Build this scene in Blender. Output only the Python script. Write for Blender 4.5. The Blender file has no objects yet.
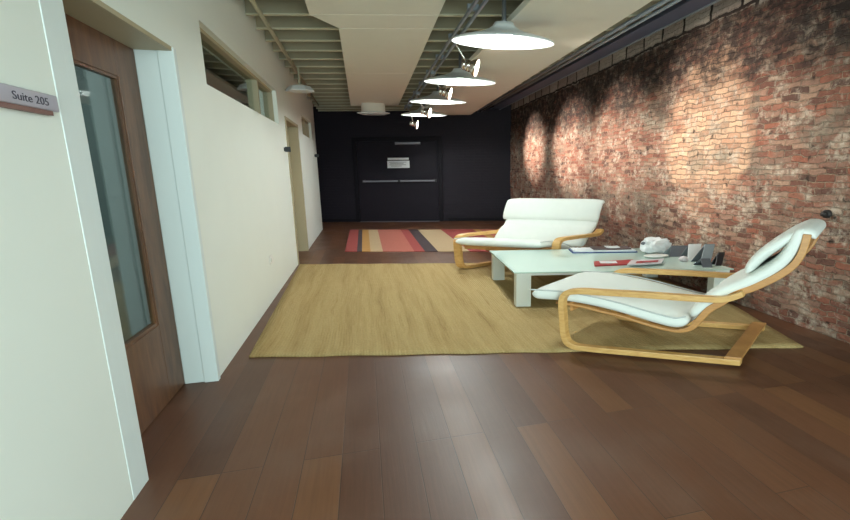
import bpy, math, random
import numpy as np
from mathutils import Vector, Matrix

random.seed(7)
np.random.seed(7)
SC = bpy.context.scene
COL = SC.collection

# ------------------------------------------------------------------ camera
FOC, YAW, PIT, ROL, PPX = 441.7615, 0.24291, 0.20085, -0.011516, 50.944
CAM_H = 1.40
_fw = Vector((math.sin(YAW)*math.cos(PIT), math.cos(YAW)*math.cos(PIT), -math.sin(PIT)))
_r = Vector((math.cos(YAW), -math.sin(YAW), 0))
_u = _r.cross(_fw)
_r2 = _r*math.cos(ROL) + _u*math.sin(ROL)
_u2 = -_r*math.sin(ROL) + _u*math.cos(ROL)
cd = bpy.data.cameras.new('camera')
cd.sensor_width = 36.0
cd.lens = 36.0*FOC/850.0
cd.shift_x = -PPX/850.0
cd.clip_start = 0.05
cam = bpy.data.objects.new('camera', cd)
M = Matrix.Identity(4)
for i in range(3):
    M[i][0] = _r2[i]; M[i][1] = _u2[i]; M[i][2] = -_fw[i]
M[2][3] = CAM_H
cam.matrix_world = M
COL.objects.link(cam)
SC.camera = cam

# ------------------------------------------------------------------ world, rear fill light, exposure
w = bpy.data.worlds.new('world'); SC.world = w; w.use_nodes = True
bg = w.node_tree.nodes['Background']
bg.inputs[0].default_value = (0.80, 0.92, 1.0, 1)
bg.inputs[1].default_value = 1.2
SC.view_settings.view_transform = 'Standard'
SC.view_settings.look = 'None'
SC.view_settings.gamma = 1.0
SC.view_settings.use_curve_mapping = False
SC.view_settings.exposure = 0.0
LAMP_EMIT = 770.0          # glow of the dish lamps
SPOT_POWER = 800.0        # track spots washing the brick wall
REAR_FILL_POWER = 220.0          # unseen area light added behind the camera to fill the near hall

def area_light(name, loc, rot, sx, sy, power, color):
    l = bpy.data.lights.new(name, 'AREA'); l.shape = 'RECTANGLE'
    l.size = sx; l.size_y = sy; l.energy = power; l.color = color
    o = bpy.data.objects.new(name, l); o.location = loc; o.rotation_euler = rot
    COL.objects.link(o); return o
area_light('rear_fill', (1.2, -1.9, 1.6), (math.radians(90), 0, 0), 4.4, 2.6, REAR_FILL_POWER, (0.74, 0.98, 0.96))

# ------------------------------------------------------------------ materials
def mat(name):
    m = bpy.data.materials.new(name); m.use_nodes = True
    nt = m.node_tree
    return m, nt, nt.nodes['Principled BSDF']
def N(nt, t, **kw):
    n = nt.nodes.new(t)
    for k, v in kw.items(): setattr(n, k, v)
    return n
def L(nt, a, b): nt.links.new(a, b)
def lin(c):
    return tuple(((x/255)/12.92 if x/255 <= .04045 else ((x/255+.055)/1.055)**2.4) for x in c) + (1,)
def simple(name, rgb, rough=.6, metal=0.0, noise=0.0, nscale=20, bump=0.0, spec=.5, stretch=None):
    m, nt, b = mat(name)
    b.inputs['Roughness'].default_value = rough
    b.inputs['Metallic'].default_value = metal
    b.inputs['Specular IOR Level'].default_value = spec
    c = lin(rgb)
    b.inputs['Base Color'].default_value = c
    if noise or bump:
        tc = N(nt, 'ShaderNodeTexCoord'); nz = N(nt, 'ShaderNodeTexNoise')
        nz.inputs['Scale'].default_value = nscale; nz.inputs['Detail'].default_value = 5
        src = tc.outputs['Object']
        if stretch:
            mp = N(nt, 'ShaderNodeMapping'); mp.inputs['Scale'].default_value = stretch
            L(nt, src, mp.inputs[0]); src = mp.outputs[0]
        L(nt, src, nz.inputs['Vector'])
        if noise:
            mx = N(nt, 'ShaderNodeMix', data_type='RGBA')
            mx.inputs[6].default_value = tuple(max(0, x*(1-noise)) for x in c[:3])+(1,)
            mx.inputs[7].default_value = tuple(min(1, x*(1+noise)) for x in c[:3])+(1,)
            L(nt, nz.outputs['Fac'], mx.inputs[0]); L(nt, mx.outputs[2], b.inputs['Base Color'])
        if bump:
            bp = N(nt, 'ShaderNodeBump'); bp.inputs['Strength'].default_value = bump
            bp.inputs['Distance'].default_value = .01
            L(nt, nz.outputs['Fac'], bp.inputs['Height']); L(nt, bp.outputs[0], b.inputs['Normal'])
    return m

def math_node(nt, op, a, b=None, clamp=False):
    n = N(nt, 'ShaderNodeMath', operation=op); n.use_clamp = clamp
    for i, x in enumerate((a, b)):
        if x is None: continue
        if isinstance(x, (int, float)): n.inputs[i].default_value = x
        else: L(nt, x, n.inputs[i])
    return n.outputs[0]
def ramp(nt, fac, stops, interp='LINEAR'):
    r = N(nt, 'ShaderNodeValToRGB'); cr = r.color_ramp; cr.interpolation = interp
    while len(cr.elements) > 1: cr.elements.remove(cr.elements[-1])
    cr.elements[0].position = stops[0][0]; cr.elements[0].color = stops[0][1]
    for p, c in stops[1:]:
        e = cr.elements.new(p); e.color = c
    L(nt, fac, r.inputs[0]); return r.outputs[0]
def mixc(nt, fac, a, b, blend='MIX'):
    m = N(nt, 'ShaderNodeMix', data_type='RGBA', blend_type=blend)
    for i, x in ((0, fac), (6, a), (7, b)):
        if isinstance(x, (int, float)): m.inputs[i].default_value = x
        elif isinstance(x, tuple): m.inputs[i].default_value = x
        else: L(nt, x, m.inputs[i])
    return m.outputs[2]
def noise(nt, vec, scale, detail=4, rough=.55, dist=0.0):
    n = N(nt, 'ShaderNodeTexNoise')
    n.inputs['Scale'].default_value = scale; n.inputs['Detail'].default_value = detail
    n.inputs['Roughness'].default_value = rough; n.inputs['Distortion'].default_value = dist
    L(nt, vec, n.inputs['Vector']); return n.outputs['Fac']
G = lambda v: (v, v, v, 1)

def brick_material():
    m, nt, b = mat('old_brick')
    tc = N(nt, 'ShaderNodeTexCoord'); sp = N(nt, 'ShaderNodeSeparateXYZ')
    L(nt, tc.outputs['Object'], sp.inputs[0])
    Y, Z = sp.outputs[1], sp.outputs[2]
    cb = N(nt, 'ShaderNodeCombineXYZ'); L(nt, Y, cb.inputs[0]); L(nt, Z, cb.inputs[1])
    p = cb.outputs[0]
    # wobble the courses
    nz = N(nt, 'ShaderNodeTexNoise'); nz.inputs['Scale'].default_value = 7; nz.inputs['Detail'].default_value = 3
    L(nt, p, nz.inputs['Vector'])
    s1 = N(nt, 'ShaderNodeVectorMath', operation='SUBTRACT'); s1.inputs[1].default_value = (.5, .5, .5)
    L(nt, nz.outputs['Color'], s1.inputs[0])
    s2 = N(nt, 'ShaderNodeVectorMath', operation='SCALE'); s2.inputs['Scale'].default_value = .075
    L(nt, s1.outputs[0], s2.inputs[0])
    ad = N(nt, 'ShaderNodeVectorMath', operation='ADD'); L(nt, p, ad.inputs[0]); L(nt, s2.outputs[0], ad.inputs[1])
    pw = ad.outputs[0]
    def bricks(w_, h_, mort, smooth=.3):
        k = N(nt, 'ShaderNodeTexBrick'); k.offset = .5
        k.inputs['Scale'].default_value = 1; k.inputs['Brick Width'].default_value = w_
        k.inputs['Row Height'].default_value = h_; k.inputs['Mortar Size'].default_value = mort
        k.inputs['Mortar Smooth'].default_value = smooth
        k.inputs['Color1'].default_value = G(0); k.inputs['Color2'].default_value = G(1)
        k.inputs['Mortar'].default_value = G(.5)
        L(nt, pw, k.inputs['Vector']); return k
    k = bricks(.17, .053, .006, .8)
    rnd = k.outputs['Color']
    base = ramp(nt, rnd, [(0, lin((90, 66, 58))), (.25, lin((124, 80, 66))), (.5, lin((148, 92, 73))), (.75, lin((142, 108, 93))), (1, lin((162, 130, 110)))])
    fine = noise(nt, p, 38, 5, .65)
    base = mixc(nt, .55, base, ramp(nt, fine, [(.25, G(.35)), (.75, G(1.0))]), 'MULTIPLY')
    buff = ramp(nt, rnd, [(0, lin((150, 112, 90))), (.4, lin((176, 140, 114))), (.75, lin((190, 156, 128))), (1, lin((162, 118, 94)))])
    # rounded patch where the bricks turn paler and buff
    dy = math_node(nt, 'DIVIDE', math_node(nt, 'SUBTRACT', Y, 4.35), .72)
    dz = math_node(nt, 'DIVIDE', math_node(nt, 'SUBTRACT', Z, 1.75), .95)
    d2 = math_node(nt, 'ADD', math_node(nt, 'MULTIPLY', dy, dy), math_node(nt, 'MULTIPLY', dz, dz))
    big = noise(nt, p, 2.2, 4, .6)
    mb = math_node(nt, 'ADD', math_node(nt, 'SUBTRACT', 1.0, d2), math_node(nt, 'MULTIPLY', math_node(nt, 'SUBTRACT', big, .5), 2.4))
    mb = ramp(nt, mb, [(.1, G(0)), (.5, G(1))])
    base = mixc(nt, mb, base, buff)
    mortar = ramp(nt, noise(nt, p, 9, 3), [(.3, lin((112, 92, 80))), (.7, lin((164, 144, 122)))])
    base = mixc(nt, k.outputs['Fac'], base, mortar)
    # remains of plaster and whitewash
    n1 = noise(nt, pw, 4.2, 9, .75, .3)
    lowz = ramp(nt, Z, [(0, G(0)), (.5, G(.5)), (1.0, G(.5))])
    pl = ramp(nt, n1, [(.50, G(0)), (.58, G(.9))])
    n2 = noise(nt, p, 16, 6, .7)
    plc = ramp(nt, n2, [(.3, lin((118, 106, 94))), (.5, lin((164, 150, 134))), (.72, lin((206, 194, 178)))])
    brk = ramp(nt, n2, [(.36, G(0)), (.50, G(.85))])
    base = mixc(nt, math_node(nt, 'MULTIPLY', pl, brk), base, plc)
    # grey green weathered patches
    n3 = noise(nt, pw, 1.6, 7, .68)
    base = mixc(nt, math_node(nt, 'MULTIPLY', ramp(nt, n3, [(.52, G(0)), (.62, G(1))]), .62), base, ramp(nt, n2, [(.3, lin((78, 72, 64))), (.7, lin((138, 132, 116)))]))
    # dark missing bits
    n4 = noise(nt, pw, 12, 4, .6)
    base = mixc(nt, ramp(nt, n4, [(.31, G(.85)), (.40, G(0))]), base, lin((40, 32, 28)))
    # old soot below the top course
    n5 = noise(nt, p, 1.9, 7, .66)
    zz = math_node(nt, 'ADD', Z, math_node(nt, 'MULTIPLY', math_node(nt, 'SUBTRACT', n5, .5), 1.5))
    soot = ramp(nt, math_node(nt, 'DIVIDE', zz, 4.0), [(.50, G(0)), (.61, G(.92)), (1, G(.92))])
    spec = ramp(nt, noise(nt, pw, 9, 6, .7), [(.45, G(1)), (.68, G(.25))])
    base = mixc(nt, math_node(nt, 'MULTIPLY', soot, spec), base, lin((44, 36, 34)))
    # rough top course of stones
    st = bricks(.42, .21, .02)
    stc = ramp(nt, st.outputs['Color'], [(0, lin((168, 152, 142))), (.6, lin((196, 184, 172))), (1, lin((134, 120, 112)))])
    stc = mixc(nt, st.outputs['Fac'], stc, lin((52, 44, 40)))
    stc = mixc(nt, .5, stc, ramp(nt, n2, [(.3, G(.4)), (.7, G(1))]), 'MULTIPLY')
    tz = math_node(nt, 'ADD', Z, math_node(nt, 'MULTIPLY', math_node(nt, 'SUBTRACT', n1, .5), .18))
    base = mixc(nt, ramp(nt, math_node(nt, 'DIVIDE', tz, 4.0), [(.728, G(0)), (.735, G(1))]), base, stc)
    hs = N(nt, 'ShaderNodeHueSaturation'); hs.inputs['Saturation'].default_value = .98; hs.inputs['Value'].default_value = .97
    L(nt, base, hs.inputs['Color'])
    L(nt, hs.outputs[0], b.inputs['Base Color'])
    b.inputs['Roughness'].default_value = .88; b.inputs['Specular IOR Level'].default_value = .25
    h = math_node(nt, 'ADD', math_node(nt, 'MULTIPLY', k.outputs['Fac'], -.7), math_node(nt, 'MULTIPLY', n4, 1.2))
    h = math_node(nt, 'ADD', h, math_node(nt, 'MULTIPLY', fine, .5))
    h = math_node(nt, 'ADD', h, math_node(nt, 'MULTIPLY', rnd, .35))
    bp = N(nt, 'ShaderNodeBump'); bp.inputs['Strength'].default_value = .9; bp.inputs['Distance'].default_value = .02
    L(nt, h, bp.inputs['Height']); L(nt, bp.outputs[0], b.inputs['Normal'])
    return m

def floor_material():
    m, nt, b = mat('plank_floor')
    tc = N(nt, 'ShaderNodeTexCoord'); sp = N(nt, 'ShaderNodeSeparateXYZ'); L(nt, tc.outputs['Object'], sp.inputs[0])
    cb = N(nt, 'ShaderNodeCombineXYZ'); L(nt, sp.outputs[1], cb.inputs[0]); L(nt, sp.outputs[0], cb.inputs[1])
    k = N(nt, 'ShaderNodeTexBrick'); k.offset = .37; k.offset_frequency = 3
    k.inputs['Scale'].default_value = 1; k.inputs['Brick Width'].default_value = 2.1
    k.inputs['Row Height'].default_value = .185; k.inputs['Mortar Size'].default_value = .0022
    k.inputs['Mortar Smooth'].default_value = .4
    k.inputs['Color1'].default_value = G(0); k.inputs['Color2'].default_value = G(1); k.inputs['Mortar'].default_value = G(.5)
    L(nt, cb.outputs[0], k.inputs['Vector'])
    c = ramp(nt, k.outputs['Color'], [(0, lin((88, 56, 40))), (.4, lin((98, 62, 43))), (.75, lin((106, 68, 46))), (1, lin((118, 78, 50)))])
    mp = N(nt, 'ShaderNodeMapping'); mp.inputs['Scale'].default_value = (1.2, 26, 1); L(nt, cb.outputs[0], mp.inputs[0])
    g = noise(nt, mp.outputs[0], 2.0, 6, .65, .4)
    c = mixc(nt, .5, c, ramp(nt, g, [(.3, G(.55)), (.7, G(1.0))]), 'MULTIPLY')
    wear = noise(nt, cb.outputs[0], 1.3, 6, .65)
    c = mixc(nt, ramp(nt, wear, [(.5, G(0)), (.72, G(.35))]), c, lin((116, 92, 78)))
    c = mixc(nt, math_node(nt, 'MULTIPLY', k.outputs['Fac'], .7), c, lin((40, 27, 20)))
    L(nt, c, b.inputs['Base Color'])
    ro = math_node(nt, 'ADD', math_node(nt, 'MULTIPLY', wear, .5), .17)
    L(nt, ro, b.inputs['Roughness'])
    b.inputs['Specular IOR Level'].default_value = .4
    bp = N(nt, 'ShaderNodeBump'); bp.inputs['Strength'].default_value = .35; bp.inputs['Distance'].default_value = .004
    L(nt, math_node(nt, 'SUBTRACT', math_node(nt, 'MULTIPLY', g, .4), k.outputs['Fac']), bp.inputs['Height'])
    L(nt, bp.outputs[0], b.inputs['Normal'])
    return m

def jute_material():
    m, nt, b = mat('jute_weave')
    tc = N(nt, 'ShaderNodeTexCoord'); sp = N(nt, 'ShaderNodeSeparateXYZ'); L(nt, tc.outputs['Object'], sp.inputs[0])
    p = tc.outputs['Object']
    wob = math_node(nt, 'MULTIPLY', noise(nt, p, .8, 2), .12)
    xs = math_node(nt, 'ADD', sp.outputs[0], wob)
    cb = N(nt, 'ShaderNodeCombineXYZ'); L(nt, xs, cb.inputs[0]); L(nt, math_node(nt, 'MULTIPLY', sp.outputs[1], .05), cb.inputs[1])
    band = noise(nt, cb.outputs[0], 7, 6, .8)
    c = ramp(nt, band, [(.28, lin((136, 106, 64))), (.42, lin((176, 148, 100))), (.58, lin((190, 164, 116))), (.72, lin((156, 124, 76)))])
    rib = math_node(nt, 'SINE', math_node(nt, 'MULTIPLY', xs, 260.0))
    cross = math_node(nt, 'SINE', math_node(nt, 'MULTIPLY', sp.outputs[1], 190.0))
    fib = noise(nt, p, 60, 4, .7)
    c = mixc(nt, .45, c, ramp(nt, fib, [(.3, G(.5)), (.7, G(1))]), 'MULTIPLY')
    L(nt, c, b.inputs['Base Color'])
    b.inputs['Roughness'].default_value = .95; b.inputs['Specular IOR Level'].default_value = .1
    h = math_node(nt, 'ADD', math_node(nt, 'MULTIPLY', rib, .4), math_node(nt, 'ADD', math_node(nt, 'MULTIPLY', cross, .25), fib))
    bp = N(nt, 'ShaderNodeBump'); bp.inputs['Strength'].default_value = .6; bp.inputs['Distance'].default_value = .006
    L(nt, h, bp.inputs['Height']); L(nt, bp.outputs[0], b.inputs['Normal'])
    return m

def wood_material(name, a, c_, sc=(3, 3, 3), rough=.4):
    m, nt, b = mat(name)
    tc = N(nt, 'ShaderNodeTexCoord'); mp = N(nt, 'ShaderNodeMapping'); mp.inputs['Scale'].default_value = sc
    L(nt, tc.outputs['Object'], mp.inputs[0])
    g = noise(nt, mp.outputs[0], 4, 6, .6, .6)
    L(nt, ramp(nt, g, [(.3, lin(a)), (.7, lin(c_))]), b.inputs['Base Color'])
    b.inputs['Roughness'].default_value = rough
    return m

def black_wall_material():
    m, nt, b = mat('black_painted_brick')
    tc = N(nt, 'ShaderNodeTexCoord'); sp = N(nt, 'ShaderNodeSeparateXYZ'); L(nt, tc.outputs['Object'], sp.inputs[0])
    cb = N(nt, 'ShaderNodeCombineXYZ'); L(nt, sp.outputs[0], cb.inputs[0]); L(nt, sp.outputs[2], cb.inputs[1])
    k = N(nt, 'ShaderNodeTexBrick'); k.inputs['Scale'].default_value = 1
    k.inputs['Brick Width'].default_value = .3; k.inputs['Row Height'].default_value = .075; k.inputs['Mortar Size'].default_value = .01
    L(nt, cb.outputs[0], k.inputs['Vector'])
    b.inputs['Base Color'].default_value = lin((31, 26, 35)); b.inputs['Specular IOR Level'].default_value = .25; b.inputs['Roughness'].default_value = .65
    bp = N(nt, 'ShaderNodeBump'); bp.inputs['Strength'].default_value = .4; bp.inputs['Distance'].default_value = .01
    L(nt, math_node(nt, 'ADD', math_node(nt, 'MULTIPLY', k.outputs['Fac'], -1.0), noise(nt, tc.outputs['Object'], 12)), bp.inputs['Height'])
    L(nt, bp.outputs[0], b.inputs['Normal'])
    return m

def glass_material(name, tint, alpha_rough=.03):
    m, nt, b = mat(name)
    nt.nodes.remove(b)
    out = nt.nodes['Material Output']
    tr = N(nt, 'ShaderNodeBsdfTransparent'); tr.inputs[0].default_value = tint
    gl = N(nt, 'ShaderNodeBsdfGlossy'); gl.inputs['Roughness'].default_value = alpha_rough
    gl.inputs[0].default_value = (1, 1, 1, 1)
    lw = N(nt, 'ShaderNodeLayerWeight'); lw.inputs[0].default_value = .5
    fr = math_node(nt, 'ADD', math_node(nt, 'MULTIPLY', math_node(nt, 'POWER', lw.outputs['Facing'], 5.0), .9), .035)
    mx = N(nt, 'ShaderNodeMixShader')
    L(nt, fr, mx.inputs[0]); L(nt, tr.outputs[0], mx.inputs[1]); L(nt, gl.outputs[0], mx.inputs[2])
    L(nt, mx.outputs[0], out.inputs[0]); return m

def glow(name, color, strength):
    m, nt, b = mat(name)
    b.inputs['Base Color'].default_value = (.9, .9, .9, 1)
    b.inputs['Emission Color'].default_value = color
    b.inputs['Emission Strength'].default_value = strength
    return m

MT = dict(
    brick=brick_material(), floor=floor_material(), jute=jute_material(), black=black_wall_material(),
    white_wall=simple('white_wall_paint', (234, 238, 230), .6, noise=.02, nscale=3, bump=.05),
    white_trim=simple('white_trim_paint', (222, 230, 228), .45, noise=.02, nscale=4),
    beige_trim=simple('beige_trim_and_shade', (176, 164, 134), .5, noise=.03, nscale=4),
    deck=simple('ceiling_deck', (158, 150, 126), .9, noise=.15, nscale=3),
    joist=simple('painted_joist', (196, 192, 166), .8, noise=.1, nscale=6),
    panel=simple('acoustic_panel', (222, 218, 204), .8, noise=.03, nscale=5, bump=.05),
    panel_edge=simple('panel_edge', (96, 94, 84), .8, noise=.05),
    steel_dark=simple('dark_painted_steel', (76, 84, 106), .45, noise=.1),
    conduit=simple('painted_conduit', (170, 164, 138), .5, noise=.05),
    grey_conduit=simple('grey_conduit', (150, 158, 168), .4, .3, noise=.05),
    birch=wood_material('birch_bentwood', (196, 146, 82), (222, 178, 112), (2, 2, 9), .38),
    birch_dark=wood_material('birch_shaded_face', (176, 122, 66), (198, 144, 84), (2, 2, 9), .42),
    door_wood=wood_material('brown_door_veneer', (86, 56, 38), (120, 82, 54), (6, 6, .8), .42),
    canvas=simple('white_canvas', (226, 228, 222), .85, noise=.03, nscale=14, bump=.25),
    canvas_grey=simple('white_canvas_piping', (196, 198, 196), .85, noise=.03),
    table_white=simple('white_lacquer', (226, 230, 224), .35, noise=.01),
    metal=simple('brushed_metal', (186, 186, 188), .3, .9, noise=.08, nscale=40),
    chrome=simple('chrome', (220, 214, 208), .12, 1.0, noise=.02),
    dish_white=simple('enamel_shade', (206, 208, 206), .35, noise=.02),
    dish_in=simple('enamel_inner', (240, 240, 238), .5, noise=.01),
    rod=simple('lamp_rod', (120, 122, 124), .4, .4, noise=.02),
    black_door=simple('black_door_paint', (30, 26, 34), .6, spec=.15, noise=.08, nscale=6),
    black_frame=simple('black_frame_paint', (22, 19, 26), .6, spec=.15, noise=.08, nscale=6),
    bar=simple('worn_bar_metal', (132, 130, 138), .35, .6, noise=.1),
    paper=simple('white_paper', (226, 230, 232), .7, noise=.02),
    paper_grey=simple('printed_grey', (120, 120, 124), .6, noise=.5, nscale=18),
    blue=simple('blue_cover', (48, 70, 128), .4, noise=.1),
    red=simple('red_cover', (172, 52, 58), .4, noise=.5, nscale=9),
    dark_print=simple('dark_print', (84, 70, 72), .45, noise=.7, nscale=14),
    print_white=simple('pale_print', (214, 208, 212), .45, noise=.25, nscale=16),
    slate=simple('slate_grey_card', (92, 98, 106), .5, noise=.15, nscale=10),
    slate_light=simple('pale_grey_card', (150, 158, 164), .5, noise=.1, nscale=10),
    blackp=simple('black_plastic', (26, 26, 30), .4, noise=.1),
    plastic=simple('white_plastic', (232, 232, 226), .4, noise=.01),
    sign_face=simple('silver_sign_face', (178, 178, 190), .32, .55, noise=.04, nscale=8),
    sign_back=simple('brown_sign_holder', (124, 88, 80), .5, noise=.1),
    ink=simple('dark_ink', (62, 62, 76), .6, noise=.02),
    office=simple('office_wall', (150, 156, 154), .8, noise=.03),
    rust=simple('dark_iron', (46, 40, 40), .6, .3, noise=.2),
    glow=glow('lamp_glow', (.90, 1.0, .98, 1), LAMP_EMIT),
    spot_glow=glow('spot_glow', (1.0, .88, .72, 1), 8.0),
    pane=glass_material('clear_pane', (.80, .88, .86, 1)),
    frosted=simple('frosted_glass_top', (196, 218, 208), .12, noise=.01, spec=.6),
    r_red=simple('rug_red', (150, 64, 60), .95, noise=.12, nscale=30, bump=.3),
    r_pink=simple('rug_rose', (172, 98, 84), .95, noise=.12, nscale=30, bump=.3),
    r_dark=simple('rug_dark', (58, 46, 50), .95, noise=.12, nscale=30, bump=.3),
    r_ochre=simple('rug_ochre', (180, 132, 70), .95, noise=.12, nscale=30, bump=.3),
    r_cream=simple('rug_cream', (184, 158, 124), .95, noise=.12, nscale=30, bump=.3),
)

# ------------------------------------------------------------------ helpers
def obj(name, verts, faces, m, parent=None, smooth=False, bevel=0.0, mats=None, idx=None):
    me = bpy.data.meshes.new(name)
    me.from_pydata([tuple(v) for v in verts], [], [tuple(f) for f in faces])
    me.update()
    for mm in (mats or [m]): me.materials.append(mm)
    if idx is not None:
        for pl, i in zip(me.polygons, idx): pl.material_index = i
    import bmesh
    bm = bmesh.new(); bm.from_mesh(me); bmesh.ops.recalc_face_normals(bm, faces=bm.faces); bm.to_mesh(me); bm.free()
    if smooth:
        for pl in me.polygons: pl.use_smooth = True
    o = bpy.data.objects.new(name, me); COL.objects.link(o)
    if parent is not None: o.parent = parent
    if bevel:
        md = o.modifiers.new('bevel', 'BEVEL'); md.width = bevel; md.segments = 2; md.limit_method = 'ANGLE'
    return o
class MB:
    def __init__(s): s.v = []; s.f = []; s.i = []
    def add(s, v, f, i=0):
        n = len(s.v); s.v += [tuple(x) for x in v]; s.f += [tuple(n+k for k in q) for q in f]; s.i += [i]*len(f); return s
    def box(s, a, b, i=0):
        x0, y0, z0 = a; x1, y1, z1 = b
        return s.prism([(x0, y0), (x1, y0), (x1, y1), (x0, y1)], z0, z1, i)
    def prism(s, poly, z0, z1, i=0):
        n = len(poly)
        v = [(x, y, z0) for x, y in poly] + [(x, y, z1) for x, y in poly]
        f = [tuple(range(n-1, -1, -1)), tuple(range(n, 2*n))] + [(k, (k+1) % n, n+(k+1) % n, n+k) for k in range(n)]
        return s.add(v, f, i)
    def obox(s, o, a, b, c, i=0):
        o, a, b, c = map(Vector, (o, a, b, c))
        v = [o, o+a, o+a+b, o+b, o+c, o+a+c, o+a+b+c, o+b+c]
        return s.add(v, [(0, 3, 2, 1), (4, 5, 6, 7), (0, 1, 5, 4), (1, 2, 6, 5), (2, 3, 7, 6), (3, 0, 4, 7)], i)
    def tube(s, path, r, n=10, i=0):
        path = [Vector(p) for p in path]; rings = []
        for k, p in enumerate(path):
            d = (path[min(k+1, len(path)-1)] - path[max(k-1, 0)]).normalized()
            a = Vector((0, 0, 1)) if abs(d.z) < .9 else Vector((1, 0, 0))
            u = d.cross(a).normalized(); w_ = d.cross(u)
            rr = r[k] if isinstance(r, (list, tuple)) else r
            rings.append([p + u*rr*math.cos(2*math.pi*q/n) + w_*rr*math.sin(2*math.pi*q/n) for q in range(n)])
        v = [x for rg in rings for x in rg]; f = []
        for k in range(len(path)-1):
            for q in range(n):
                f.append((k*n+q, k*n+(q+1) % n, (k+1)*n+(q+1) % n, (k+1)*n+q))
        f += [tuple(range(n-1, -1, -1)), tuple(range((len(path)-1)*n, len(path)*n))]
        return s.add(v, f, i)
    def lathe(s, prof, sx=1, sy=1, n=48, cap0=False, cap1=False, i=0):
        v = []; f = []
        for r, z in prof:
            for q in range(n):
                t = 2*math.pi*q/n; v.append((r*sx*math.cos(t), r*sy*math.sin(t), z))
        for k in range(len(prof)-1):
            for q in range(n):
                f.append((k*n+q, k*n+(q+1) % n, (k+1)*n+(q+1) % n, (k+1)*n+q))
        if cap0: f.append(tuple(range(n-1, -1, -1)))
        if cap1: f.append(tuple(range((len(prof)-1)*n, len(prof)*n)))
        return s.add(v, f, i)
    def build(s, name, m, parent=None, smooth=False, bevel=0.0, mats=None):
        return obj(name, s.v, s.f, m, parent, smooth, bevel, mats, s.i if mats else None)

def tag(o, label, cat, group=None):
    o['label'] = label; o['category'] = cat
    if group: o['group'] = group
    return o
def thing(name, loc, label, cat, group=None):
    o = bpy.data.objects.new(name, None); o.empty_display_size = .1; o.location = loc; COL.objects.link(o)
    return tag(o, label, cat, group)
def struct(o): o['kind'] = 'structure'; return o
def dup(root, loc, label):
    r = root.copy(); COL.objects.link(r); r.location = loc; r['label'] = label
    for ch in list(root.children):
        c = ch.copy(); COL.objects.link(c); c.parent = r
        for g in list(ch.children):
            d = g.copy(); COL.objects.link(d); d.parent = c
    return r
def smooth_path(pts, sub=5):
    P = [np.array(p, float) for p in pts]; out = []
    for k in range(len(P)-1):
        p0 = P[max(k-1, 0)]; p1 = P[k]; p2 = P[k+1]; p3 = P[min(k+2, len(P)-1)]
        t0 = 0; a = .5
        def T(t, x, y): return t + max(np.linalg.norm(y-x), 1e-4)**a
        t1 = T(0, p0, p1) if k > 0 else .1; t2 = T(t1, p1, p2); t3 = T(t2, p2, p3) if k+2 < len(P) else t2+.1
        for q in range(sub):
            t = t1 + (t2-t1)*q/sub
            A1 = p0*(t1-t)/(t1-t0) + p1*(t-t0)/(t1-t0); A2 = p1*(t2-t)/(t2-t1) + p2*(t-t1)/(t2-t1); A3 = p2*(t3-t)/(t3-t2) + p3*(t-t2)/(t3-t2)
            B1 = A1*(t2-t)/(t2-t0) + A2*(t-t0)/(t2-t0); B2 = A2*(t3-t)/(t3-t1) + A3*(t-t1)/(t3-t1)
            out.append(B1*(t2-t)/(t2-t1) + B2*(t-t1)/(t2-t1))
    out.append(P[-1]); return out
def normals2(path):
    ns = []
    for k in range(len(path)):
        d = path[min(k+1, len(path)-1)] - path[max(k-1, 0)]; d = d/np.linalg.norm(d); ns.append(np.array([-d[1], d[0]]))
    return ns

# ------------------------------------------------------------------ the room
XL = -1.059                                   # face of the white wall
DECK = 3.13
def xw(y): return 3.68 + .0266*(y-2.4)        # face of the brick wall
def yb(x): return 13.226 - .2814*(x+1.196)    # face of the black end wall
Y0 = -2.0
EX = Vector((1, -.2814, 0)).normalized()

fl = MB().add([(-4.2, Y0, 0), (4.3, Y0, 0), (4.3, 14.2, 0), (-4.2, 14.2, 0), (-4.2, Y0, -.1), (4.3, Y0, -.1), (4.3, 14.2, -.1), (-4.2, 14.2, -.1)],
              [(0, 1, 2, 3), (7, 6, 5, 4), (0, 4, 5, 1), (1, 5, 6, 2), (2, 6, 7, 3), (3, 7, 4, 0)])
struct(fl.build('floor', MT['floor']))
ceil = struct(MB().box((-4.2, Y0, DECK), (4.3, 14.2, DECK+.12)).build('ceiling', MT['deck']))
for k in range(27):                            # joists below the deck, running across the hall
    y = 1.3 + k*.47
    mb = MB()
    a = Vector((XL, y+.2*1.059, 2.965)); e = Vector((4.1, -.2*4.1, 0))
    mb.obox(a+Vector((0, .02, .012)), e, (0, .012, 0), (0, 0, DECK-2.977), 0)
    mb.obox(a, e, (0, .05, 0), (0, 0, .012), 1)
    mb.build('joist', None, ceil, mats=[MT['deck'], MT['joist']])

# brick wall, slightly uneven
ny, nz_ = 230, 64
vv = []
ys = np.linspace(Y0, 11.86, ny); zs = np.linspace(0, DECK, nz_)
ph = np.random.rand(14, 4)
for y in ys:
    for z in zs:
        d = 0
        for a in range(14):
            f = 1.2*1.32**a
            d += math.sin(f*(y*math.cos(6.28*ph[a, 0])+z*math.sin(6.28*ph[a, 0]))+6.28*ph[a, 1])*.0075/(1+.12*a)
        vv.append((xw(y)+max(-.02, min(.02, d*.8)), y, z))
ff = [(i*nz_+j, (i+1)*nz_+j, (i+1)*nz_+j+1, i*nz_+j+1) for i in range(ny-1) for j in range(nz_-1)]
nb = len(vv)
vv += [(xw(Y0)+.3, Y0, 0), (xw(Y0)+.3, Y0, DECK), (xw(11.86)+.3, 11.86, 0), (xw(11.86)+.3, 11.86, DECK)]
ff += [(nb, nb+1, nb+3, nb+2)]
struct(obj('wall_right', vv, ff, MT['brick'], smooth=True))

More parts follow.
